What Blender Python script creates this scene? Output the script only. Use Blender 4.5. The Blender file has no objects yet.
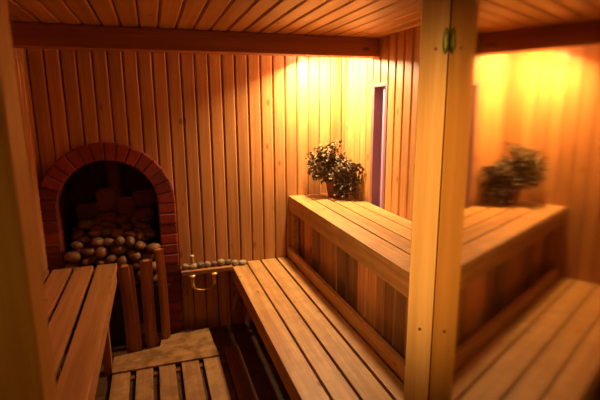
import bpy, bmesh, math, random
from mathutils import Vector, Matrix, noise

random.seed(7)
SC = bpy.context.scene
COL = SC.collection
H = 1.53            # eye height above the floor

# ------------------------------------------------------------------ materials
def nodes(name):
    m = bpy.data.materials.new(name); m.use_nodes = True
    nt = m.node_tree; nt.nodes.clear()
    out = nt.nodes.new('ShaderNodeOutputMaterial')
    return m, nt, out

def N(nt, t, **k):
    n = nt.nodes.new(t)
    for a, b in k.items():
        setattr(n, a, b)
    return n

def ramp(nt, stops):
    r = N(nt, 'ShaderNodeValToRGB')
    e = r.color_ramp.elements
    e[0].position, e[0].color = stops[0][0], (*stops[0][1], 1)
    e[1].position, e[1].color = stops[-1][0], (*stops[-1][1], 1)
    for p, c in stops[1:-1]:
        x = e.new(p); x.color = (*c, 1)
    return r

def wood(name, light, dark, axis='z', rough=.5, knots=.6, vary=.35, grain=1.0, worn=0.0, spec=.35):
    """sawn softwood: grain stretched along one axis, knots, one tint per board (attribute 'tint')"""
    m, nt, out = nodes(name); L = nt.links.new
    bs = N(nt, 'ShaderNodeBsdfPrincipled'); L(bs.outputs[0], out.inputs[0])
    tc = N(nt, 'ShaderNodeTexCoord')
    at = N(nt, 'ShaderNodeAttribute', attribute_name='tint')
    off = N(nt, 'ShaderNodeVectorMath', operation='SCALE'); off.inputs['Scale'].default_value = 9.7
    L(at.outputs['Color'], off.inputs[0])
    add = N(nt, 'ShaderNodeVectorMath', operation='ADD')
    L(tc.outputs['Object'], add.inputs[0]); L(off.outputs[0], add.inputs[1])
    mp = N(nt, 'ShaderNodeMapping'); L(add.outputs[0], mp.inputs[0])
    s = [38, 38, 38]; s['xyz'.index(axis)] = 1.6
    mp.inputs['Scale'].default_value = s
    n1 = N(nt, 'ShaderNodeTexNoise'); n1.inputs['Scale'].default_value = 1.0
    n1.inputs['Detail'].default_value = 5; n1.inputs['Distortion'].default_value = .6
    L(mp.outputs[0], n1.inputs[0])
    mp2 = N(nt, 'ShaderNodeMapping'); L(add.outputs[0], mp2.inputs[0])
    s2 = [170, 170, 170]; s2['xyz'.index(axis)] = 5
    mp2.inputs['Scale'].default_value = s2
    n2 = N(nt, 'ShaderNodeTexNoise'); n2.inputs['Scale'].default_value = 1.0; n2.inputs['Detail'].default_value = 3
    L(mp2.outputs[0], n2.inputs[0])
    mix = N(nt, 'ShaderNodeMath', operation='MULTIPLY_ADD')
    mix.inputs[1].default_value = .35; L(n2.outputs[0], mix.inputs[0])
    mm = N(nt, 'ShaderNodeMath', operation='MULTIPLY'); mm.inputs[1].default_value = .75 * grain
    L(n1.outputs[0], mm.inputs[0]); L(mm.outputs[0], mix.inputs[2])
    r = ramp(nt, [(.32, light), (.72, dark)]); L(mix.outputs[0], r.inputs[0])
    # knots
    mp3 = N(nt, 'ShaderNodeMapping'); L(add.outputs[0], mp3.inputs[0])
    s3 = [9, 9, 9]; s3['xyz'.index(axis)] = 4.2
    mp3.inputs['Scale'].default_value = s3
    vo = N(nt, 'ShaderNodeTexVoronoi'); vo.inputs['Scale'].default_value = 1.0; vo.inputs['Randomness'].default_value = 1
    L(mp3.outputs[0], vo.inputs[0])
    kr = ramp(nt, [(.05, (1, 1, 1)), (.13, (0, 0, 0))]); L(vo.outputs['Distance'], kr.inputs[0])
    kf = N(nt, 'ShaderNodeMath', operation='MULTIPLY'); kf.inputs[1].default_value = knots
    L(kr.outputs[0], kf.inputs[0])
    kmix = N(nt, 'ShaderNodeMix', data_type='RGBA')
    L(kf.outputs[0], kmix.inputs['Factor']); L(r.outputs[0], kmix.inputs['A'])
    kmix.inputs['B'].default_value = (dark[0]*.35, dark[1]*.28, dark[2]*.25, 1)
    col = kmix.outputs['Result']
    if worn:
        wn = N(nt, 'ShaderNodeTexNoise'); wn.inputs['Scale'].default_value = 14; wn.inputs['Detail'].default_value = 8
        L(tc.outputs['Object'], wn.inputs[0])
        wr = ramp(nt, [(.45, (0, 0, 0)), (.6, (1, 1, 1))]); L(wn.outputs[0], wr.inputs[0])
        wf = N(nt, 'ShaderNodeMath', operation='MULTIPLY'); wf.inputs[1].default_value = worn
        L(wr.outputs[0], wf.inputs[0])
        wm = N(nt, 'ShaderNodeMix', data_type='RGBA'); L(wf.outputs[0], wm.inputs['Factor']); L(col, wm.inputs['A'])
        wm.inputs['B'].default_value = (dark[0]*.55, dark[1]*.5, dark[2]*.5, 1); col = wm.outputs['Result']
    # per-board brightness
    hv = N(nt, 'ShaderNodeHueSaturation'); L(col, hv.inputs['Color'])
    vm = N(nt, 'ShaderNodeMapRange'); vm.inputs['To Min'].default_value = 1 - vary; vm.inputs['To Max'].default_value = 1 + vary * .6
    L(at.outputs['Fac'], vm.inputs['Value']); L(vm.outputs[0], hv.inputs['Value'])
    L(hv.outputs[0], bs.inputs['Base Color'])
    bs.inputs['Roughness'].default_value = rough
    bs.inputs['Specular IOR Level'].default_value = spec
    bp = N(nt, 'ShaderNodeBump'); bp.inputs['Strength'].default_value = .12; bp.inputs['Distance'].default_value = .004
    L(mix.outputs[0], bp.inputs['Height']); L(bp.outputs[0], bs.inputs['Normal'])
    return m

def plain(name, c, rough=.6, metal=0, c2=None, scale=20, bump=0, spec=.4, emit=None, es=0):
    m, nt, out = nodes(name); L = nt.links.new
    bs = N(nt, 'ShaderNodeBsdfPrincipled'); L(bs.outputs[0], out.inputs[0])
    tc = N(nt, 'ShaderNodeTexCoord')
    n = N(nt, 'ShaderNodeTexNoise'); n.inputs['Scale'].default_value = scale; n.inputs['Detail'].default_value = 6
    L(tc.outputs['Object'], n.inputs[0])
    c2 = c2 or tuple(x * .7 for x in c)
    r = ramp(nt, [(.35, c), (.68, c2)]); L(n.outputs[0], r.inputs[0]); L(r.outputs[0], bs.inputs['Base Color'])
    bs.inputs['Roughness'].default_value = rough; bs.inputs['Metallic'].default_value = metal
    bs.inputs['Specular IOR Level'].default_value = spec
    if bump:
        b = N(nt, 'ShaderNodeBump'); b.inputs['Strength'].default_value = bump; b.inputs['Distance'].default_value = .01
        L(n.outputs[0], b.inputs['Height']); L(b.outputs[0], bs.inputs['Normal'])
    if emit:
        bs.inputs['Emission Color'].default_value = (*emit, 1); bs.inputs['Emission Strength'].default_value = es
    return m

def tintmat(name, a, b, rough=.8, bump=.4, scale=60):
    """colour picked per piece from the attribute 'tint'"""
    m, nt, out = nodes(name); L = nt.links.new
    bs = N(nt, 'ShaderNodeBsdfPrincipled'); L(bs.outputs[0], out.inputs[0])
    at = N(nt, 'ShaderNodeAttribute', attribute_name='tint')
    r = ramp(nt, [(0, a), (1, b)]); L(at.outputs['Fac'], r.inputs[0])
    tc = N(nt, 'ShaderNodeTexCoord')
    n = N(nt, 'ShaderNodeTexNoise'); n.inputs['Scale'].default_value = scale; n.inputs['Detail'].default_value = 6
    L(tc.outputs['Object'], n.inputs[0])
    mr = N(nt, 'ShaderNodeMapRange'); mr.inputs['To Min'].default_value = .6; mr.inputs['To Max'].default_value = 1.3
    L(n.outputs[0], mr.inputs['Value'])
    hv = N(nt, 'ShaderNodeHueSaturation'); L(r.outputs[0], hv.inputs['Color']); L(mr.outputs[0], hv.inputs['Value'])
    L(hv.outputs[0], bs.inputs['Base Color'])
    bs.inputs['Roughness'].default_value = rough
    b_ = N(nt, 'ShaderNodeBump'); b_.inputs['Strength'].default_value = bump; b_.inputs['Distance'].default_value = .006
    L(n.outputs[0], b_.inputs['Height']); L(b_.outputs[0], bs.inputs['Normal'])
    return m

WL, WD = (.64, .31, .105), (.41, .172, .05)
M = {}
M['wall'] = wood('wall_boards_wood', WL, WD, 'z', rough=.42, vary=.16, knots=.7)
M['ceil'] = wood('ceiling_boards_wood', (.60, .30, .085), (.38, .17, .045), 'y', rough=.45, vary=.2, knots=.7)
M['seat'] = wood('bench_wood', (.70, .40, .145), (.42, .20, .06), 'y', rough=.5, vary=.16, knots=1.0, grain=1.05, worn=.22)
M['fascia'] = wood('bench_front_wood', (.66, .35, .115), (.42, .19, .055), 'y', rough=.5, vary=.12, knots=.9, worn=.15)
M['beam'] = wood('beam_wood', (.42, .155, .06), (.28, .09, .035), 'x', rough=.55, vary=.1, knots=.9)
M['skirt'] = wood('skirt_wood', (.60, .27, .085), (.32, .115, .032), 'z', rough=.55, vary=.72, knots=.6)
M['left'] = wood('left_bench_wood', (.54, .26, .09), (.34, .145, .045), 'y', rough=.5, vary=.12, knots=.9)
M['post'] = wood('pale_post_wood', (.78, .50, .17), (.64, .37, .105), 'z', rough=.55, vary=.05, knots=.85, grain=1.15)
M['jamb'] = wood('jamb_wood', (.62, .33, .07), (.48, .23, .045), 'z', rough=.55, vary=.05, knots=.5)
M['guard'] = wood('guard_wood', (.52, .21, .07), (.32, .11, .035), 'z', rough=.55, vary=.2, knots=.5)
M['duck'] = wood('duckboard_wood', (.54, .29, .11), (.34, .165, .06), 'y', rough=.5, vary=.2, knots=.8, worn=.45)
M['duckx'] = wood('worn_board_wood', (.50, .27, .10), (.30, .145, .05), 'x', rough=.5, vary=.1, knots=.3, worn=.75)
M['darkslat'] = wood('dark_slat_wood', (.26, .10, .035), (.16, .055, .02), 'y', rough=.5, vary=.2, knots=.8)
M['ledge'] = wood('ledge_wood', (.52, .25, .09), (.36, .15, .05), 'x', rough=.5, vary=.1, knots=.5)
M['gap'] = plain('groove_shadow_wood', (.06, .022, .008), .9)
M['floor'] = plain('dark_wet_floor', (.12, .06, .025), .45, c2=(.07, .032, .014), scale=9, bump=.15)
M['brick'] = tintmat('red_brick', (.14, .014, .008), (.30, .036, .016), .72)
M['mortar'] = plain('brick_mortar', (.24, .10, .055), .95, scale=80, bump=.3)
M['soot'] = plain('sooty_lining', (.10, .028, .016), .95, c2=(.055, .017, .010), bump=.4)
M['slab'] = tintmat('stone_slab', (.16, .05, .024), (.30, .09, .042), .9)
M['stone'] = plain('river_stone', (.27, .125, .062), .5, c2=(.15, .068, .034), scale=14, bump=.15)
M['pebble'] = plain('grey_pebble', (.40, .28, .17), .5, c2=(.24, .16, .09), scale=30, bump=.1)
M['pebble_dark'] = plain('dark_pebble', (.27, .18, .11), .5, c2=(.075, .052, .038), scale=30, bump=.1)
M['pebble_pale'] = plain('pale_pebble', (.46, .36, .24), .5, c2=(.32, .24, .15), scale=30, bump=.1)
M['brass'] = plain('aged_brass', (.95, .66, .28), .38, metal=.65, c2=(.8, .50, .18), scale=40)
M['steel'] = plain('dark_iron', (.06, .045, .04), .5, metal=.8)
M['screw'] = plain('rusty_screw', (.18, .09, .04), .5, metal=.6)
M['verdigris'] = plain('green_stained_hinge', (.36, .40, .06), .45, metal=.35, c2=(.07, .09, .02), scale=60, bump=.5)
M['stub'] = plain('pale_turned_wood', (.72, .50, .26), .6)
M['pot'] = plain('brown_clay', (.20, .06, .03), .7, c2=(.13, .038, .02))
M['soil'] = plain('potting_soil', (.03, .018, .01), .95, bump=.6)
M['stem'] = plain('leaf_stem', (.16, .09, .03), .7)
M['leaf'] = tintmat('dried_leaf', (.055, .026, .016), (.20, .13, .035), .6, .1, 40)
M['flower'] = plain('small_white_flower', (.80, .76, .70), .6)
M['lilac'] = plain('daylit_lilac_paint', (.46, .27, .40), .5, c2=(.38, .21, .34), scale=6, emit=(.5,.25,.42), es=.05)  # painted bar; lilac tint and faint glow stand in for daylight on it
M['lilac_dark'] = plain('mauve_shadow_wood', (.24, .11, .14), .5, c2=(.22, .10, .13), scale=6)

def window_pane_material():
    m, nt, out = nodes('dusk_window_glass'); L = nt.links.new
    bs = N(nt, 'ShaderNodeBsdfPrincipled'); L(bs.outputs[0], out.inputs[0])
    bs.inputs['Base Color'].default_value = (.25, .10, .14, 1); bs.inputs['Roughness'].default_value = .12
    bs.inputs['Emission Color'].default_value = (.44, .17, .24, 1); bs.inputs['Emission Strength'].default_value = .22
    return m
M['pane'] = window_pane_material()

def mirror_glass():
    """bronze coated glass: reflects strongly, slightly blurred, lets a little through"""
    m, nt, out = nodes('bronze_reflective_glass'); L = nt.links.new
    g = N(nt, 'ShaderNodeBsdfGlossy'); g.inputs['Color'].default_value = (.69, .53, .32, 1)
    g.inputs['Roughness'].default_value = .06
    tr = N(nt, 'ShaderNodeBsdfTransparent'); tr.inputs['Color'].default_value = (.20, .10, .03, 1)
    fr = N(nt, 'ShaderNodeFresnel'); fr.inputs['IOR'].default_value = 1.5
    mr = N(nt, 'ShaderNodeMapRange'); mr.inputs['To Min'].default_value = .72; mr.inputs['To Max'].default_value = .98
    L(fr.outputs[0], mr.inputs['Value'])
    mx = N(nt, 'ShaderNodeMixShader'); L(mr.outputs[0], mx.inputs[0]); L(tr.outputs[0], mx.inputs[1]); L(g.outputs[0], mx.inputs[2])
    L(mx.outputs[0], out.inputs[0])
    return m
M['mirror'] = mirror_glass()

# ------------------------------------------------------------------ mesh helpers
class MB:
    def __init__(self): self.v = []; self.f = []; self.t = []; self.m = []
    def add(self, vs, fs, tint=None, mi=0):
        if tint is None: tint = random.random()
        b = len(self.v); self.v += [tuple(x) for x in vs]
        for f in fs:
            self.f.append(tuple(b + i for i in f)); self.t.append(tint); self.m.append(mi)
    def box(self, x0, x1, y0, y1, z0, z1, tint=None, c=0.003, mi=0):
        """a board with chamfered edges"""
        bm = bmesh.new()
        bmesh.ops.create_cube(bm, size=1)
        for q in bm.verts:
            q.co = Vector(((x0 + x1) / 2 + q.co.x * (x1 - x0), (y0 + y1) / 2 + q.co.y * (y1 - y0), (z0 + z1) / 2 + q.co.z * (z1 - z0)))
        if c: bmesh.ops.bevel(bm, geom=bm.edges[:], offset=c, segments=2, profile=.6, affect='EDGES')
        self.bm(bm, tint, mi)
    def bm(self, bm, tint=None, mi=0, mat=None):
        if mat is not None: bm.transform(mat)
        bm.verts.index_update()
        self.add([tuple(q.co) for q in bm.verts], [[q.index for q in f.verts] for f in bm.faces], tint, mi)
        bm.free()
    def lathe(self, prof, n=24, c=(0, 0, 0), tint=None, mi=0):
        vs = []; fs = []
        for r, z in prof:
            for k in range(n):
                a = 2 * math.pi * k / n; vs.append((c[0] + r * math.cos(a), c[1] + r * math.sin(a), c[2] + z))
        for i in range(len(prof) - 1):
            for k in range(n):
                fs.append((i*n + k, i*n + (k+1) % n, (i+1)*n + (k+1) % n, (i+1)*n + k))
        fs.append(tuple(range(n))[::-1]); fs.append(tuple(range((len(prof)-1)*n, len(prof)*n)))
        self.add(vs, fs, tint, mi)
    def tube(self, pts, rad, n=8, tint=None, mi=0):
        pts = [Vector(p) for p in pts]; vs = []; fs = []
        R = rad if isinstance(rad, (list, tuple)) else [rad] * len(pts)
        for i, p in enumerate(pts):
            d = (pts[min(i+1, len(pts)-1)] - pts[max(i-1, 0)]).normalized()
            up = Vector((0, 0, 1)) if abs(d.z) < .9 else Vector((1, 0, 0))
            a = d.cross(up).normalized(); b = d.cross(a)
            for k in range(n):
                t = 2 * math.pi * k / n; vs.append(p + (a * math.cos(t) + b * math.sin(t)) * R[i])
        for i in range(len(pts) - 1):
            for k in range(n):
                fs.append((i*n + k, i*n + (k+1) % n, (i+1)*n + (k+1) % n, (i+1)*n + k))
        fs.append(tuple(range(n))[::-1]); fs.append(tuple(range((len(pts)-1)*n, len(pts)*n)))
        self.add(vs, fs, tint, mi)
    def build(self, name, mats, parent=None, smooth=False):
        if not isinstance(mats, (list, tuple)): mats = [mats]
        o0 = parent.location if parent is not None else Vector((0, 0, 0))
        g = parent
        while g is not None and g.parent is not None:
            g = g.parent; o0 = o0 + g.location
        me = bpy.data.meshes.new(name)
        me.from_pydata([(x - o0[0], y - o0[1], z - o0[2]) for x, y, z in self.v], [], self.f)
        for m_ in mats: me.materials.append(m_)
        me.polygons.foreach_set('material_index', self.m)
        me.polygons.foreach_set('use_smooth', [smooth] * len(self.f))
        at = me.attributes.new('tint', 'FLOAT_COLOR', 'FACE')
        at.data.foreach_set('color', [c for t in self.t for c in (t, t, t, 1.0)])
        me.update(); me.validate()
        bm = bmesh.new(); bm.from_mesh(me); bmesh.ops.recalc_face_normals(bm, faces=bm.faces[:]); bm.to_mesh(me); bm.free()
        o = bpy.data.objects.new(name, me); COL.objects.link(o)
        if parent is not None: o.parent = parent
        return o

def tag(o, label=None, cat=None, group=None, kind=None):
    for k, v in (('label', label), ('category', cat), ('group', group), ('kind', kind)):
        if v: o[k] = v
    return o
def thing(name, loc, label, cat, group=None, rotz=0):
    o = bpy.data.objects.new(name, None); o.empty_display_size = .05
    o.location = loc; o.rotation_euler = (0, 0, rotz); COL.objects.link(o)
    return tag(o, label, cat, group)

# ------------------------------------------------------------------ room dimensions
XL, XR, YB, YF, ZC = -.67, 1.326, 3.007, -1.25, 1.937
BT = .012     # board thickness
AX, AZ, AR, AI = -.285, .930, .397, .288     # arch centre, outer and inner radius

# ---- lining boards: each a front face with chamfered edges over a dark groove
def lining(mb, s0, s1, pitch, start, place, lo, hi, cut=None):
    """place(s, d, h) -> point; s runs across the boards, d is depth into the room"""
    s = start
    while s > s0: s -= pitch
    while s < s1:
        a, b = max(s, s0), min(s + pitch, s1)
        s += pitch
        if b - a < .012: continue
        t = random.random()
        g, ch = .0025, .0075
        prof = [(a + g, 0), (a + g, BT*.45), (a + g + ch, BT)]
        k = 5
        for i in range(1, k): prof.append((a + g + ch + (b - a - 2*g - 2*ch) * i / k, BT))
        prof += [(b - g - ch, BT), (b - g, BT*.45), (b - g, 0)]
        for i in range(len(prof) - 1):
            (sa, da), (sb, db) = prof[i], prof[i+1]
            for (l0, h0), (l1, h1) in (cut(sa, sb) if cut else [((lo, hi), (lo, hi))]):
                mb.add([place(sa, da, l0), place(sb, db, l1), place(sb, db, h1), place(sa, da, h0)], [(0, 1, 2, 3)], t)

def arch_low(x):
    r = AR - .03; d = abs(x - AX)
    return AZ + math.sqrt(r*r - d*d) if d < r else 0.0
def back_cut(xa, xb):
    r = AR - .03
    ina, inb = abs(xa - AX) < r, abs(xb - AX) < r
    la = arch_low(xa) if ina else (AZ if inb else 0)
    lb = arch_low(xb) if inb else (AZ if ina else 0)
    if abs(xa-AX) >= r-1e-6 and abs(xb-AX) >= r-1e-6: la = lb = 0
    return [((la, ZC), (lb, ZC))]
mb = MB()
lining(mb, XL, XR, .084, .028, lambda s, d, h: (s, YB - d, h), 0, ZC, back_cut)
# groove backing, open over the stove niche
xs = [XL - .05, AX - AR + .03] + [AX + (AR - .03) * math.sin(math.radians(a)) for a in range(-85, 86, 5)] + [AX + AR - .03, XR + .05]
for i in range(len(xs) - 1):
    a, b = xs[i], xs[i+1]
    inside = a >= AX - AR + .03 - 1e-6 and b <= AX + AR - .03 + 1e-6
    la = max(arch_low(a), AZ) if inside else 0; lb = max(arch_low(b), AZ) if inside else 0
    mb.add([(a, YB, la), (b, YB, lb), (b, YB, ZC), (a, YB, ZC)], [(0, 1, 2, 3)], 0, 1)
tag(mb.build('wall_back', [M['wall'], M['gap']]), 'back wall of vertical tongue and groove pine boards', kind='structure')

# right wall with the narrow window cut into it
WY0, WY1, WZ1 = 2.395, 2.580, 1.667
mb = MB()
def right_cut(a, b):
    if (a + b) / 2 > WY0 and (a + b) / 2 < WY1: return [((WZ1, ZC), (WZ1, ZC)), ((0, .80), (0, .80))]
    return [((0, ZC), (0, ZC))]
P = lambda s, d, h: (XR - d, s, h)
lining(mb, YF, WY0, .086, WY0, P, 0, ZC)
lining(mb, WY0, WY1, .0925, WY0, P, 0, ZC, right_cut)
lining(mb, WY1, YB, .086, WY1, P, 0, ZC)
for a, b, l, h in ((YF, WY0, 0, ZC), (WY1, YB, 0, ZC), (WY0, WY1, WZ1, ZC), (WY0, WY1, 0, .80)):
    mb.add([(XR, a, l), (XR, b, l), (XR, b, h), (XR, a, h)], [(0, 1, 2, 3)], 0, 1)
tag(mb.build('wall_right', [M['wall'], M['gap']]), 'right wall of vertical pine boards beside the upper bench', kind='structure')

win = thing('window_1', (XR, (WY0 + WY1) / 2, .80), 'narrow violet window slot in the right wall behind the upper bench', None)
tag(win, kind='structure')
mb = MB(); fw = .022
mb.box(XR - .014, XR + .075, WY0, WY0 + fw, .80, WZ1, .5)
mb.box(XR - .014, XR + .075, WY1 - fw, WY1, .80, WZ1, .5)
mb.box(XR - .014, XR + .075, WY0 + fw, WY1 - fw, WZ1 - fw, WZ1, .5)
mb.box(XR - .014, XR + .075, WY0 + fw, WY1 - fw, .80, .80 + fw, .5)
mb.build('window_frame', M['lilac_dark'], win)
mb = MB(); mb.box(XR + .012, XR + .05, 2.468, 2.492, .80 + fw, WZ1 - fw, .5)
mb.build('window_bar', M['lilac'], win)
mb = MB(); mb.box(XR + .040, XR + .046, WY0 + fw, WY1 - fw, .80 + fw, WZ1 - fw, .5, c=0)
mb.build('window_pane', M['pane'], win)

mb = MB()
lining(mb, YF, YB, .086, .01, lambda s, d, h: (XL + d, s, h), 0, ZC)
mb.add([(XL, YF, 0), (XL, YB, 0), (XL, YB, ZC), (XL, YF, ZC)], [(0, 1, 2, 3)], 0, 1)
tag(mb.build('wall_left', [M['wall'], M['gap']]), 'left wall of vertical pine boards behind the left bench', kind='structure')
mb = MB()
lining(mb, XL, XR, .084, .028, lambda s, d, h: (s, YF + d, h), 0, ZC)
mb.add([(XL, YF, 0), (XR, YF, 0), (XR, YF, ZC), (XL, YF, ZC)], [(0, 1, 2, 3)], 0, 1)
tag(mb.build('wall_front', [M['wall'], M['gap']]), 'boarded wall behind the viewer', kind='structure')
mb = MB()
lining(mb, XL, XR, .0875, .325, lambda s, d, h: (s, h, ZC - d), YF, YB)
mb.add([(XL, YF, ZC), (XR, YF, ZC), (XR, YB, ZC), (XL, YB, ZC)], [(0, 1, 2, 3)], 0, 1)
tag(mb.build('ceiling', [M['ceil'], M['gap']]), 'low ceiling of pine boards running front to back', kind='structure')
# floor: dark wet tiles
mb = MB()
y = YF
while y < YB + .5:
    x = XL
    while x < XR:
        x1 = min(x + .333, XR); y1 = min(y + .333, YB + .5)
        mb.box(x + .0015, x1 - .0015, y + .0015, y1 - .0015, -.02, 0, None, c=.0015)
        x += .333
    y += .333
mb.add([(XL, YF, -.006), (XR, YF, -.006), (XR, YB + .5, -.006), (XL, YB + .5, -.006)], [(0, 1, 2, 3)], 0)
tag(mb.build('floor', M['floor']), 'dark brown damp tiled floor', kind='structure')

# ---- ceiling beam
mb = MB(); mb.box(XL + .013, XR - .013, 2.51, 2.62, 1.818, ZC - .0125, .5, c=.006)
tag(mb.build('ceiling_beam', M['beam']), 'thick dark red-brown timber beam across the ceiling before the back wall', 'beam')

# ------------------------------------------------------------------ stove alcove: brick arch, lining, slabs, flue
arch = thing('brick_arch', (AX, YB, 0), 'red brick arch framing the dark stove alcove in the back wall', 'brick arch')
mb = MB()
YA0, YA1 = 2.945, 3.06
def brick(poly, t):
    """poly in x,z ; extruded from YA0 to YA1 with worn, slightly inset front face"""
    c = Vector((sum(p[0] for p in poly) / len(poly), sum(p[1] for p in poly) / len(poly)))
    ins = [tuple(c + (Vector(p) - c) * (1 - .010 / max(.03, (Vector(p) - c).length))) for p in poly]
    j = random.uniform(-.003, .003); n = len(poly)
    vs = [(p[0], YA0 + .006 + j, p[1]) for p in poly] + [(p[0], YA0 + j, p[1]) for p in ins] + [(p[0], YA1, p[1]) for p in poly]
    fs = [tuple(range(n, 2*n))]
    for i in range(n):
        k = (i + 1) % n
        fs.append((i, k, n + k, n + i)); fs.append((i, k, 2*n + k, 2*n + i))
    mb.add(vs, fs, t)
NB = 16
for i in range(NB):
    a0 = math.pi * i / NB; a1 = math.pi * (i + 1) / NB; g = .010
    pts = []
    for rr, aa in ((AI, (a0 + g*.9, a1 - g*.9)), (AR, (a1 - g*.6, a0 + g*.6))):
        m_ = (aa[0] + aa[1]) / 2
        for a in (aa[0], m_, aa[1]): pts.append((AX + rr * math.cos(a), AZ + rr * math.sin(a)))
    brick(pts, random.random())
zc = AZ; k = 0
while zc > .02:
    z0 = max(0, zc - .068)
    for s in (-1, 1):
        xa, xb = AX + s * AI, AX + s * AR
        if s < 0: xb = max(xb, XL + .002)
        xa, xb = min(xa, xb), max(xa, xb)
        brick([(xa, z0 + .004), (xb, z0 + .004), (xb, zc - .004), (xa, zc - .004)], random.random())
    zc -= .068
mb.build('brickwork', M['brick'], arch)
mb = MB()     # mortar ring just behind the brick faces
pts_i = [(AX + AI + .003, 0)] + [(AX + (AI + .003) * math.cos(math.pi * i / 40), AZ + (AI + .003) * math.sin(math.pi * i / 40)) for i in range(41)] + [(AX - AI - .003, 0)]
pts_o = [(AX + AR - .003, 0)] + [(AX + (AR - .003) * math.cos(math.pi * i / 40), AZ + (AR - .003) * math.sin(math.pi * i / 40)) for i in range(41)] + [(max(AX - AR + .003, XL), 0)]
n = len(pts_i)
vs = [(p[0], YA0 + .0085, p[1]) for p in pts_i] + [(p[0], YA0 + .0085, p[1]) for p in pts_o] + [(p[0], YA1, p[1]) for p in pts_i] + [(p[0], YA1, p[1]) for p in pts_o]
fs = []
for i in range(n - 1):
    fs += [(i, i+1, n+i+1, n+i), (i, i+1, 2*n+i+1, 2*n+i), (n+i, n+i+1, 3*n+i+1, 3*n+i)]
mb.add(vs, fs, .5)
mb.build('mortar', M['mortar'], arch)
mb = MB()     # alcove lining: vaulted tunnel and end wall
YN = 3.46
rr = AI + .02
pr = [(AX + rr, 0)] + [(AX + rr * math.cos(math.pi * i / 30), AZ + rr * math.sin(math.pi * i / 30)) for i in range(31)] + [(AX - rr, 0)]
n = len(pr)
mb.add([(p[0], YA1 - .01, p[1]) for p in pr] + [(p[0], YN, p[1]) for p in pr], [(i, i+1, n+i+1, n+i) for i in range(n-1)] + [tuple(range(n, 2*n))], .5)
mb.build('alcove_lining', M['soot'], arch)

def rock(seed, sx, sy, sz, lump=.18, sub=3):
    bm = bmesh.new(); bmesh.ops.create_icosphere(bm, subdivisions=sub, radius=1)
    o = Vector((seed * 3.7, seed * 1.3, seed * .7))
    for q in bm.verts:
        d = noise.noise(q.co * .9 + o) * lump * 1.6 + noise.noise(q.co * 2.3 + o) * lump * .4
        q.co = Vector((q.co.x * sx, q.co.y * sy, q.co.z * sz)) * (1 + d)
    return bm

# flat slabs leaning at the back of the alcove (large stones behind the heap)
slabs = [(-.46, .82, .085, .07), (-.335, .90, .075, .085), (-.21, .83, .07, .085), (-.08, .90, .085, .065), (-.10, .79, .07, .055), (-.33, .78, .07, .05)]
for i, (sx_, sz_, w_, h_) in enumerate(slabs):
    mb = MB(); bm = bmesh.new(); bmesh.ops.create_cube(bm, size=1)
    for q in bm.verts:
        q.co = Vector((q.co.x * w_ * 2 * random.uniform(.8, 1.05), q.co.y * .08, q.co.z * h_ * 2 * random.uniform(.85, 1.1)))
    bmesh.ops.bevel(bm, geom=bm.edges[:], offset=.014, segments=2, affect='EDGES')
    mb.bm(bm, random.random())
    o = mb.build('stone_slab', M['slab'])
    o.location = (sx_, 3.36 - (.0 if i < 4 else .10), sz_ + .0); o.rotation_euler = (.12, random.uniform(-.15, .15), random.uniform(-.15, .15))
    tag(o, 'large squarish rust-brown stone standing in the gloom behind the heap of stove stones', 'stone', 'large stones at the back of the alcove')

stove = thing('sauna_stove', (AX, 3.2, 0), 'black iron stove body buried under the heaped stones in the arch', 'stove')
mb = MB(); mb.box(AX - .268, AX + .268, 2.925, 3.43, .02, .398, .5, c=.01); mb.build('body', M['steel'], stove)
mb = MB(); mb.lathe([(.055, .0), (.055, 1.02), ], 20, (AX + .005, 3.375, .46)); mb.build('flue_pipe', plain('rusty_flue', (.20, .075, .03), .7, metal=.2, c2=(.12, .04, .02), scale=18), stove, True)

# ---- heap of rounded stones
protos = []
for i in range(8):
    mb = MB()
    f = [(1.15, .95, .78), (1.3, 1, .72), (1.0, .9, .9), (1.1, 1.05, .8), (1.35, .9, .7), (1.05, 1, .82), (1.2, .85, .8), (1.0, 1.05, .7)][i]
    mb.bm(rock(i + 1, *f, lump=.10), .5)
    o = mb.build('stove_stone', M['stone'], None, True); protos.append(o)
placed = []
def drop(x, y, r, floor_z):
    z = floor_z(x, y) + r * .8
    for (px, py, pz, pr_) in placed:
        d2 = (px-x)**2 + (py-y)**2; R_ = (r + pr_) * .93
        if d2 < R_*R_: z = max(z, pz + math.sqrt(R_*R_ - d2))
    return z
rs = random.Random(11)
def base(x, y): return .40
def allowed(x, y):
    t = (y - 2.90) / .38
    return .715 + .12 * max(0, t) - .03 * abs(x + .27) / .27
def fill(n, x0, x1, y0, y1, rmin, rmax):
    fails = 0
    while fails < n:
        r = rs.uniform(rmin, rmax); best = None
        for _ in range(14):
            x = rs.uniform(x0, x1); y = rs.uniform(y0, y1); z = drop(x, y, r, base)
            if best is None or z < best[2]: best = (x, y, z)
        x, y, z = best
        if z > allowed(x, y): fails += 1; continue
        placed.append((x, y, z, r))
for x_, z_ in ((-.135, .04), (-.045, .04), (-.145, .118)): placed.append((x_, 2.885, z_, .036))
fill(8, -.535, -.040, 2.935, 2.965, .031, .044)
fill(10, -.52, -.06, 3.05, 3.26, .034, .048)
fill(10, -.52, -.06, 2.96, 3.24, .028, .042)
first = set()
for i, (x, y, z, r) in enumerate(placed):
    k = i % 8
    if k in first: o = protos[k].copy(); COL.objects.link(o)
    else: o = protos[k]; first.add(k)
    o.location = (x, y, z); o.scale = (r, r, r); o.rotation_euler = (rs.uniform(-.3, .3), rs.uniform(-.3, .3), rs.uniform(0, 6.28))
    tag(o, 'smooth rounded brown stone in the heap filling the brick arch', 'stone', 'sauna stones heaped in the arch')
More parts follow.
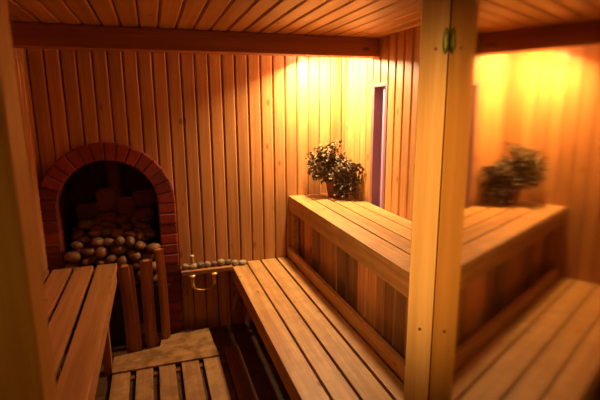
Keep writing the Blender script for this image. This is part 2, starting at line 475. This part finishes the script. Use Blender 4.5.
# ---- guard posts in front of the heap
def guard_post(x, y, w, d, h, lean, label):
    t = bmesh.new(); bmesh.ops.create_cube(t, size=1)
    for q in t.verts: q.co = Vector((q.co.x * w, q.co.y * d, (q.co.z + .5) * h))
    bmesh.ops.subdivide_edges(t, edges=[e for e in t.edges if abs(e.verts[0].co.z - e.verts[1].co.z) > .1], cuts=6)
    bmesh.ops.bevel(t, geom=[e for e in t.edges if abs(e.verts[0].co.x - e.verts[1].co.x) < 1e-5 and abs(e.verts[0].co.y - e.verts[1].co.y) < 1e-5], offset=w * .28, segments=4, affect='EDGES')
    for q in t.verts:
        s = 1 + .05 * noise.noise(Vector((x * 9, 0, q.co.z * 5)))
        q.co.x = q.co.x * s + .006 * math.sin(q.co.z * 5 + x * 30); q.co.y *= s
    mb = MB(); mb.bm(t, random.random()); o = mb.build('guard_post', M['guard'], None, True)
    o.data.set_sharp_from_angle(angle=math.radians(40))
    o.location = (x, y, 0); o.rotation_euler = (0, lean, 0)
    tag(o, label, 'post', 'upright wooden guards before the stove')
guard_post(-.200, 2.775, .088, .05, .600, -.02, 'widest upright wooden guard before the stove, nearest the left bench')
guard_post(-.088, 2.79, .072, .05, .615, -.01, 'middle upright wooden guard before the stove stones')
guard_post(-.005, 2.865, .056, .045, .655, -.01, 'slimmest upright wooden guard, beside the right leg of the arch')

# ------------------------------------------------------------------ benches on the right
Y0 = 1.18
low = thing('lower_bench', (.66, 2.1, 0), 'low slatted pine bench in front of the taller bench along the right wall', 'bench', 'slatted pine benches')
ZL = .466
mb = MB()
for a, b in ((.459, .561), (.572, .664), (.676, .781), (.795, .868)):
    mb.box(a, b, Y0, YB - .014, ZL - .028, ZL, None, c=.0035)
mb.build('seat', M['seat'], low)
mb = MB(); mb.box(.461, .487, Y0, YB - .014, .365, ZL - .028, .4, c=.003); mb.build('front_board', M['fascia'], low)
for yy in (Y0 + .01, 2.05, 2.86):
    mb = MB(); mb.box(.495, .86, yy, yy + .05, .365, ZL - .029, .3); mb.build('cross_rail', M['fascia'], low)
for xx in (.60, .80):
    for yy in (Y0 + .07, 2.79):
        mb = MB(); mb.box(xx, xx + .05, yy, yy + .05, 0, ZL - .029, .3); mb.build('leg', M['fascia'], low)

up = thing('upper_bench', (1.1, 2.1, 0), 'tall slatted pine bench against the right wall with the potted plant on top', 'bench', 'slatted pine benches')
ZU = .916
mb = MB()
for a, b in ((.886, .998), (1.009, 1.106), (1.117, 1.213), (1.224, 1.311)):
    mb.box(a, b, Y0, YB - .014, ZU - .028, ZU, None, c=.0035)
mb.build('seat', M['seat'], up)
mb = MB(); mb.box(.888, .914, Y0, YB - .014, .808, ZU - .028, .4, c=.003); mb.build('front_board', M['fascia'], up)
mb = MB(); mb.box(.872, .900, Y0, YB - .014, ZL, .538, .35, c=.006); mb.build('kick_board', M['fascia'], up)
mb = MB(); y = YB - .02; rs2 = random.Random(5)
while y > Y0 + .05:
    w = rs2.uniform(.065, .13); t = rs2.choice([.1, .25, .4, .5, .2, .6])
    if 1.86 < y < 2.02 or 2.80 < y < 2.9: t = 1.0  # planks catching the lamp: their brightness is put into the tint
    d = rs2.uniform(0, .022)
    mb.box(.945 + d, .963 + d, max(y - w, Y0 + .01), y - .004, .02, .87, t, c=.002)
    y -= w + rs2.choice([0, 0, .012])
mb.build('skirt_panel', M['skirt'], up)
mb = MB(); mb.box(.90, .945, YB - .065, YB - .016, .0, .806, .3); mb.build('leg', M['fascia'], up)
mb = MB(); mb.box(.90, .945, Y0 + .01, Y0 + .06, .0, .806, .3); mb.build('leg', M['fascia'], up)
for yy in (Y0 + .08, 2.1, 2.86):
    mb = MB(); mb.box(.99, 1.30, yy, yy + .05, .82, ZU - .029, .3); mb.build('cross_rail', M['fascia'], up)

# ------------------------------------------------------------------ left bench
lb = thing('left_bench', (-.46, 1.8, 0), 'dim slatted bench along the left wall, ending at the stove', 'bench', 'slatted pine benches')
ZS = .635
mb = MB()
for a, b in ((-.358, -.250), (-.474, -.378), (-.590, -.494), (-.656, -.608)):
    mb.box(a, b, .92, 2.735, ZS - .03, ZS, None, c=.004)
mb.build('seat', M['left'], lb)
mb = MB(); mb.box(-.283, -.258, .92, 2.73, ZS - .115, ZS - .03, .4); mb.build('front_board', M['left'], lb)
for yy in (.93, 2.66):
    mb = MB(); mb.box(-.64, -.29, yy, yy + .05, ZS - .09, ZS - .031, .4); mb.build('cross_rail', M['left'], lb)
for xx in (-.362, -.64):
    for yy in (.99, 2.595):
        mb = MB(); mb.box(xx, xx + .045, yy, yy + .06, 0, ZS - .031, .4); mb.build('leg', M['guard'], lb)

# ------------------------------------------------------------------ duckboard on the floor
db = thing('duckboard', (0, 2.2, 0), 'worn slatted wooden duckboard on the floor between the benches', 'duckboard')
mb = MB(); DZ = .032
for i, (a, b) in enumerate(((-.312, -.215), (-.182, -.090), (-.056, .036), (.072, .172), (.200, .298))):
    mb.box(a, b, 1.15, 2.56, DZ - .02, DZ, None, c=.003)
mb.build('slats', M['duck'], db)
mb = MB(); mb.box(.335, .435, 1.15, 2.64, DZ - .02, DZ, .4, c=.003)
tag(mb.build('slats', M['darkslat'], db), 'darker slat at the right side of the duckboard')
mb = MB()       # wide worn cross board, stepped back edge
poly = [(-.314, 2.545), (.30, 2.545), (.285, 2.70), (.275, 2.92), (.20, 2.905), (.12, 2.935), (.04, 2.90), (-.035, 2.86), (-.045, 2.765), (-.15, 2.745), (-.314, 2.725)]
n = len(poly)
mb.add([(x, y, DZ + .012) for x, y in poly] + [(x, y, DZ) for x, y in poly], [tuple(range(n))] + [(i, (i+1) % n, n + (i+1) % n, n + i) for i in range(n)] + [tuple(range(n, 2*n))[::-1]], .7)
mb.build('cross_board', M['duckx'], db)
for yy in (1.3, 1.95, 2.50):
    mb = MB(); mb.box(-.30, .43, yy, yy + .04, 0, DZ - .0205, .2, c=.001); mb.build('batten', M['darkslat'], db)

# ------------------------------------------------------------------ ledge with pebbles, brass fitting
ld = MB(); ld.box(.118, .456, 2.885, YB - .0135, .449, .477, .5, c=.003)
tag(ld.build('wall_ledge', M['ledge']), 'short wooden ledge on the back wall carrying a row of pebbles', 'ledge')
pebs = [(.150, .026, 'pebble', 'grey pebble at the arch end of the ledge row'),
        (.196, .030, 'pebble_pale', 'flat pale pebble on the ledge with the little wooden stub standing on it'),
        (.246, .026, 'pebble_dark', 'dark round pebble on the ledge just right of the wooden stub'),
        (.293, .024, 'pebble', 'fourth pebble of the ledge row counted from the brick arch'),
        (.337, .023, 'pebble_dark', 'middle pebble of the row on the ledge'),
        (.383, .028, 'pebble', 'largest rounded grey pebble on the ledge, right of the row middle'),
        (.432, .024, 'pebble_dark', 'third pebble from the bench end of the ledge row'),
        (.478, .025, 'pebble', 'pebble second from the bench end of the row, at the seat edge'),
        (.530, .028, 'pebble_pale', 'rightmost flat pebble of the row, lying on the lower bench corner')]
for i, (x, r, mt, lab) in enumerate(pebs):
    mb = MB(); r *= 1.02; fz = .80 if i not in (1, 8) else .62
    mb.bm(rock(20 + i, r * .98, r * .98, r * fz, .07), .5)
    o = mb.build('pebble', M[mt], None, True)
    lowz = min(q.co.z for q in o.data.vertices)
    o.location = (x, 2.935, (.477 if i < 7 else .466) - lowz - .0005)
    tag(o, lab, 'pebble', 'pebbles in a row on the ledge')
mb = MB(); mb.lathe([(.012, 0), (.0135, .004), (.0125, .045), (.015, .050), (.014, .058), (.010, .060)], 20)
o = mb.build('wooden_stub', M['stub'], None, True); o.location = (.194, 2.935, .510)
tag(o, 'small pale upright wooden stub standing on a pebble of the ledge', 'wooden stub')

br = thing('brass_bail_handle', (.26, 2.90, .43), 'brass bail handle hanging under the pebble ledge, two posts and a bow', 'handle')
for s, x in ((-1, .186), (1, .330)):
    mb = MB()
    mb.lathe([(.013, .0), (.024, .008), (.024, .015), (.014, .022)], 16, (x, 2.895, .428))
    mb.lathe([(.009, 0), (.015, .006), (.010, .014), (.014, .022), (.011, .032)], 16, (x, 2.895, .398))
    mb.build('mount', M['brass'], br, True)
    mb = MB(); mb.tube([(x, 2.895, .410), (x, 2.893, .395), (x - s * .001, 2.891, .380), (x - s * .005, 2.889, .365), (x - s * .013, 2.888, .353), (x - s * .022, 2.888, .348)], [.008, .0105, .0115, .0105, .007, .004], 12)
    mb.build('arm', M['brass'], br, True)
mb = MB(); mb.tube([(.206 + .104 * i / 12, 2.888, .349 - .012 * math.sin(math.pi * i / 12)) for i in range(13)], .003, 8)
mb.build('bow', M['brass'], br, True)

# ------------------------------------------------------------------ potted plant on the upper bench
PX, PY = 1.178, 2.845
pl = thing('potted_plant', (PX, PY, ZU), 'bushy dry-leaved plant in a small brown pot on the tall right bench', 'plant')
mb = MB(); mb.lathe([(.046, 0), (.050, .004), (.064, .10), (.070, .102), (.070, .118), (.062, .118), (.060, .10)], 28, (PX, PY, ZU)); mb.build('pot', M['pot'], pl, True)
mb = MB(); mb.lathe([(.059, .0), (.05, .006)], 20, (PX, PY, ZU + .098)); mb.build('soil', M['soil'], pl)
ms = MB(); ml = MB(); mf = MB(); rp = random.Random(3)
def leaf(p, d, s, t):
    d = d.normalized(); a = d.cross(Vector((rp.uniform(-1, 1), rp.uniform(-1, 1), rp.uniform(-1, 1)))).normalized(); b = d.cross(a)
    w = s * .36; fold = b * s * .12
    ml.add([p, p + d*s*.35 + a*w + fold, p + d*s*.75 + a*w*.7 + fold, p + d*s, p + d*s*.75 - a*w*.7 + fold, p + d*s*.35 - a*w + fold, p + d*s*.5], [(0, 1, 6), (1, 2, 6), (2, 3, 6), (3, 4, 6), (4, 5, 6), (5, 0, 6)], t)
camr = Vector((math.cos(.25), -math.sin(.25), 0)); camf = Vector((math.sin(.25), math.cos(.25), 0))
src = Vector((PX, PY, ZU + .10))
tips = []
for i in range(95):          # upright, leaning left and up
    a = rp.uniform(0, 6.28); q = rp.random() ** .5
    tips.append(src + camr * (-.065 + .14 * q * math.cos(a)) + camf * rp.uniform(-.09, .07) + Vector((0, 0, .135 + .135 * q * math.sin(a))))
for i in range(95):          # drooping to the right and front
    a = rp.uniform(0, 6.28); q = rp.random() ** .5
    tips.append(src + camr * (.075 + .135 * q * math.cos(a)) - camf * rp.uniform(-.03, .17) + Vector((0, 0, .045 + .125 * q * math.sin(a))))
tips.append(src + camr * .0 + Vector((0, 0, .285)))
tips.append(src + camr * .03 + Vector((0, 0, .27)))
for i in range(45):          # crown between the two
    a = rp.uniform(0, 6.28); q = rp.random() ** .5
    tips.append(src + camr * (.045 + .10 * q * math.cos(a)) - camf * rp.uniform(-.05, .08) + Vector((0, 0, .125 + .085 * q * math.sin(a))))
for i in range(10): tips.append(src + camr * rp.uniform(-.01, .09) - camf * rp.uniform(.07, .10) + Vector((0, 0, rp.uniform(-.085, -.02))))
for tp in tips:
    tp.x = min(tp.x, XR - .02); tp.y = min(tp.y, YB - .05)
    tp.z = max(tp.z, ZU + .016)
    st = src + Vector((rp.uniform(-.03, .03), rp.uniform(-.03, .03), 0))
    mid = (st + tp) / 2 + Vector((0, 0, .06 + rp.uniform(-.02, .03)))
    pts = [st * (1-t)**2 + mid * 2*t*(1-t) + tp * t*t for t in [i / 6 for i in range(7)]]
    ms.tube(pts, [.0022 - .0002 * i for i in range(7)], 5, .5)
    for t in [.3, .42, .52, .6, .68, .75, .81, .87, .92, .96, 1.0]:
        p = st * (1-t)**2 + mid * 2*t*(1-t) + tp * t*t
        for _ in range(2):
            d = Vector((rp.gauss(0, 1), rp.gauss(0, 1), rp.gauss(.1, 1)))
            s = rp.uniform(.016, .031)
            e = p + d.normalized() * s
            if e.z < ZU + .003 or e.x > XR - .016 or e.y > YB - .016: continue
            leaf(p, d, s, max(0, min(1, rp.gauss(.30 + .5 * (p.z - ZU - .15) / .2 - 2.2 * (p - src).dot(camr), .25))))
ms.build('stems', M['stem'], pl, True)
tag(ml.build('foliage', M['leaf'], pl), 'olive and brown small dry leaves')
for i in range(12):
    c = src + camr * rp.uniform(-.02, .085) - camf * rp.uniform(.085, .115) + Vector((0, 0, rp.uniform(-.085, .03)))
    for k in range(5):
        a = k * 1.257; d = Vector((math.cos(a), -.3, math.sin(a))) * .0085
        s = Vector((-math.sin(a), 0, math.cos(a))) * .004
        mf.add([c, c + d*.6 + s, c + d, c + d*.6 - s], [(0, 1, 2, 3)], 1)
mf.build('blossom', M['flower'], pl)

# ------------------------------------------------------------------ timber post and reflecting glass
MA, MC = -.5435, .0966                      # glass plane: direction of its normal, distance from the viewer
nrm = Vector((math.cos(MA), math.sin(MA), 0)); tan = Vector((-math.sin(MA), math.cos(MA), 0))
contact = Vector((.7125, 1.025, 0)) * 1.0
contact = nrm * MC + tan * contact.dot(tan)
def oriented(mb, a0, a1, b0, b1, z0, z1, c=.003, tint=.5):
    """box in the frame of the glass: a along its normal (0 = glass face, negative towards the bench side), b along it from the contact line"""
    t = MB(); t.box(a0, a1, b0, b1, z0, z1, tint, c)
    mb.add([tuple(contact + nrm * p[0] + tan * p[1] + Vector((0, 0, p[2]))) for p in t.v], t.f, tint)
PW = .070
post = thing('timber_post', tuple(contact - nrm * PW / 2), 'pale yellow planed timber post standing in the foreground, screw heads in its face', 'post')
mb = MB(); oriented(mb, -PW, -.001, 0, .07, 0, ZC - .013, c=.004)
for i_, v_ in enumerate(mb.v):       # the hand-planed face runs slightly out of square
    q_ = Vector(v_) - contact
    if q_.dot(nrm) < -PW / 2 and q_.dot(tan) < .03: mb.v[i_] = tuple(Vector(v_) + tan * .035)
mb.build('shaft', M['post'], post)
def disc_on_post(a, z, r, name, mat):
    mb = MB(); bm = bmesh.new()
    bmesh.ops.create_cone(bm, cap_ends=True, segments=18, radius1=r, radius2=r * .8, depth=.003)
    R_ = Matrix((( nrm.x, 0, -tan.x), (nrm.y, 0, -tan.y), (0, 1, 0))).to_4x4()
    mb.bm(bm, .5, 0, Matrix.Translation(contact + nrm * a + tan * (-a * .5 - .0015) + Vector((0, 0, z))) @ R_)
    return mb.build(name, mat, post)
disc_on_post(-.030, 1.674, .0050, 'screw', M['screw'])
disc_on_post(-.034, .890, .0050, 'screw', M['screw'])
# green-stained hinge leaf sitting in the angle between post and glass
mb = MB()
bm = bmesh.new(); bmesh.ops.create_uvsphere(bm, u_segments=14, v_segments=10, radius=1)
for q in bm.verts: q.co = Vector((q.co.x * .0080, q.co.y * .007, q.co.z * .032)) * (1 + .12 * noise.noise(q.co * 2))
R_ = Matrix(((nrm.x, tan.x, 0), (nrm.y, tan.y, 0), (0, 0, 1))).to_4x4()
mb.bm(bm, .5, 0, Matrix.Translation(contact - nrm * .0085 - tan * .004 + Vector((0, 0, 1.690))) @ R_)
tag(mb.build('hinge', M['verdigris'], post, True), 'small green-stained hinge')

gl = MB(); oriented(gl, 0, .008, -1.16, .07, .0, ZC - .013, c=0)
tag(gl.build('glass_pane', M['mirror']), 'tall amber-tinted glass pane mirroring the benches and plant, right of the timber post', 'glass pane')

# left foreground post
mb = MB(); mb.box(-.275, -.185, .707, .790, 0, ZC - .013, .5, c=.006)
tag(mb.build('door_post', M['jamb']), 'out-of-focus yellow and brown door post at the left edge', 'door post')

# ------------------------------------------------------------------ light
def light(kind, loc, energy, color, size=.1, target=None, name='lamp', **k):
    d = bpy.data.lights.new(name, kind); d.energy = energy; d.color = color
    if kind == 'AREA': d.size = size
    else: d.shadow_soft_size = size
    for a, b in k.items(): setattr(d, a, b)
    o = bpy.data.objects.new(name, d); o.location = loc; COL.objects.link(o)
    if target is not None:
        o.rotation_euler = (Vector(target) - Vector(loc)).to_track_quat('-Z', 'Y').to_euler()
    return o
WARM = (1.0, .70, .355)
light('AREA', (1.02, 2.80, 1.862), 41, WARM, .12, (1.36, 2.76, .95), name='corner_lamp', shape='DISK')
light('POINT', (1.04, 2.82, 1.872), 3.2, (1.0, .76, .48), .03, name='corner_lamp_glow')
light('AREA', (.55, 1.45, 1.90), 1.0, (1.0, .62, .24), .4, (.75, 1.7, 0), name='ceiling_fill')  # unseen fill added to brighten the room, no fixture there
light('SPOT', (-.35, -.35, 1.70), 190, (1.0, .555, .21), .12, (.72, 1.03, 1.25), name='dressing_room_lamp', spot_size=math.radians(34), spot_blend=.9)
light('POINT', (-.33, .34, 1.25), .55, (1.0, .66, .08), .08, name='dressing_room_glow')

w = bpy.data.worlds.new('world'); SC.world = w; w.use_nodes = True
w.node_tree.nodes['Background'].inputs[0].default_value = (1, .55, .2, 1)
w.node_tree.nodes['Background'].inputs[1].default_value = .02

# ------------------------------------------------------------------ camera
yaw, pitch, roll, fpx = .31331, .20414, -.0061, 450.16
fwd = Vector((math.sin(yaw) * math.cos(pitch), math.cos(yaw) * math.cos(pitch), -math.sin(pitch)))
right = Vector((math.cos(yaw), -math.sin(yaw), 0)); upv = right.cross(fwd)
r2 = right * math.cos(roll) + upv * math.sin(roll); u2 = upv * math.cos(roll) - right * math.sin(roll)
cd = bpy.data.cameras.new('camera'); cd.sensor_width = 36; cd.lens = fpx / 600 * 36
cd.clip_start = .02
cd.dof.use_dof = True; cd.dof.focus_distance = 2.4; cd.dof.aperture_fstop = 3.2
co = bpy.data.objects.new('camera', cd); COL.objects.link(co); SC.camera = co
mw = Matrix(((r2.x, u2.x, -fwd.x, 0), (r2.y, u2.y, -fwd.y, 0), (r2.z, u2.z, -fwd.z, H), (0, 0, 0, 1)))
co.location = (0, 0, H); co.rotation_mode = 'QUATERNION'; co.rotation_quaternion = mw.to_quaternion()
bpy.context.view_layer.update()
SC.view_settings.view_transform = 'Standard'
SC.view_settings.look = 'None'
SC.view_settings.exposure = 0.0
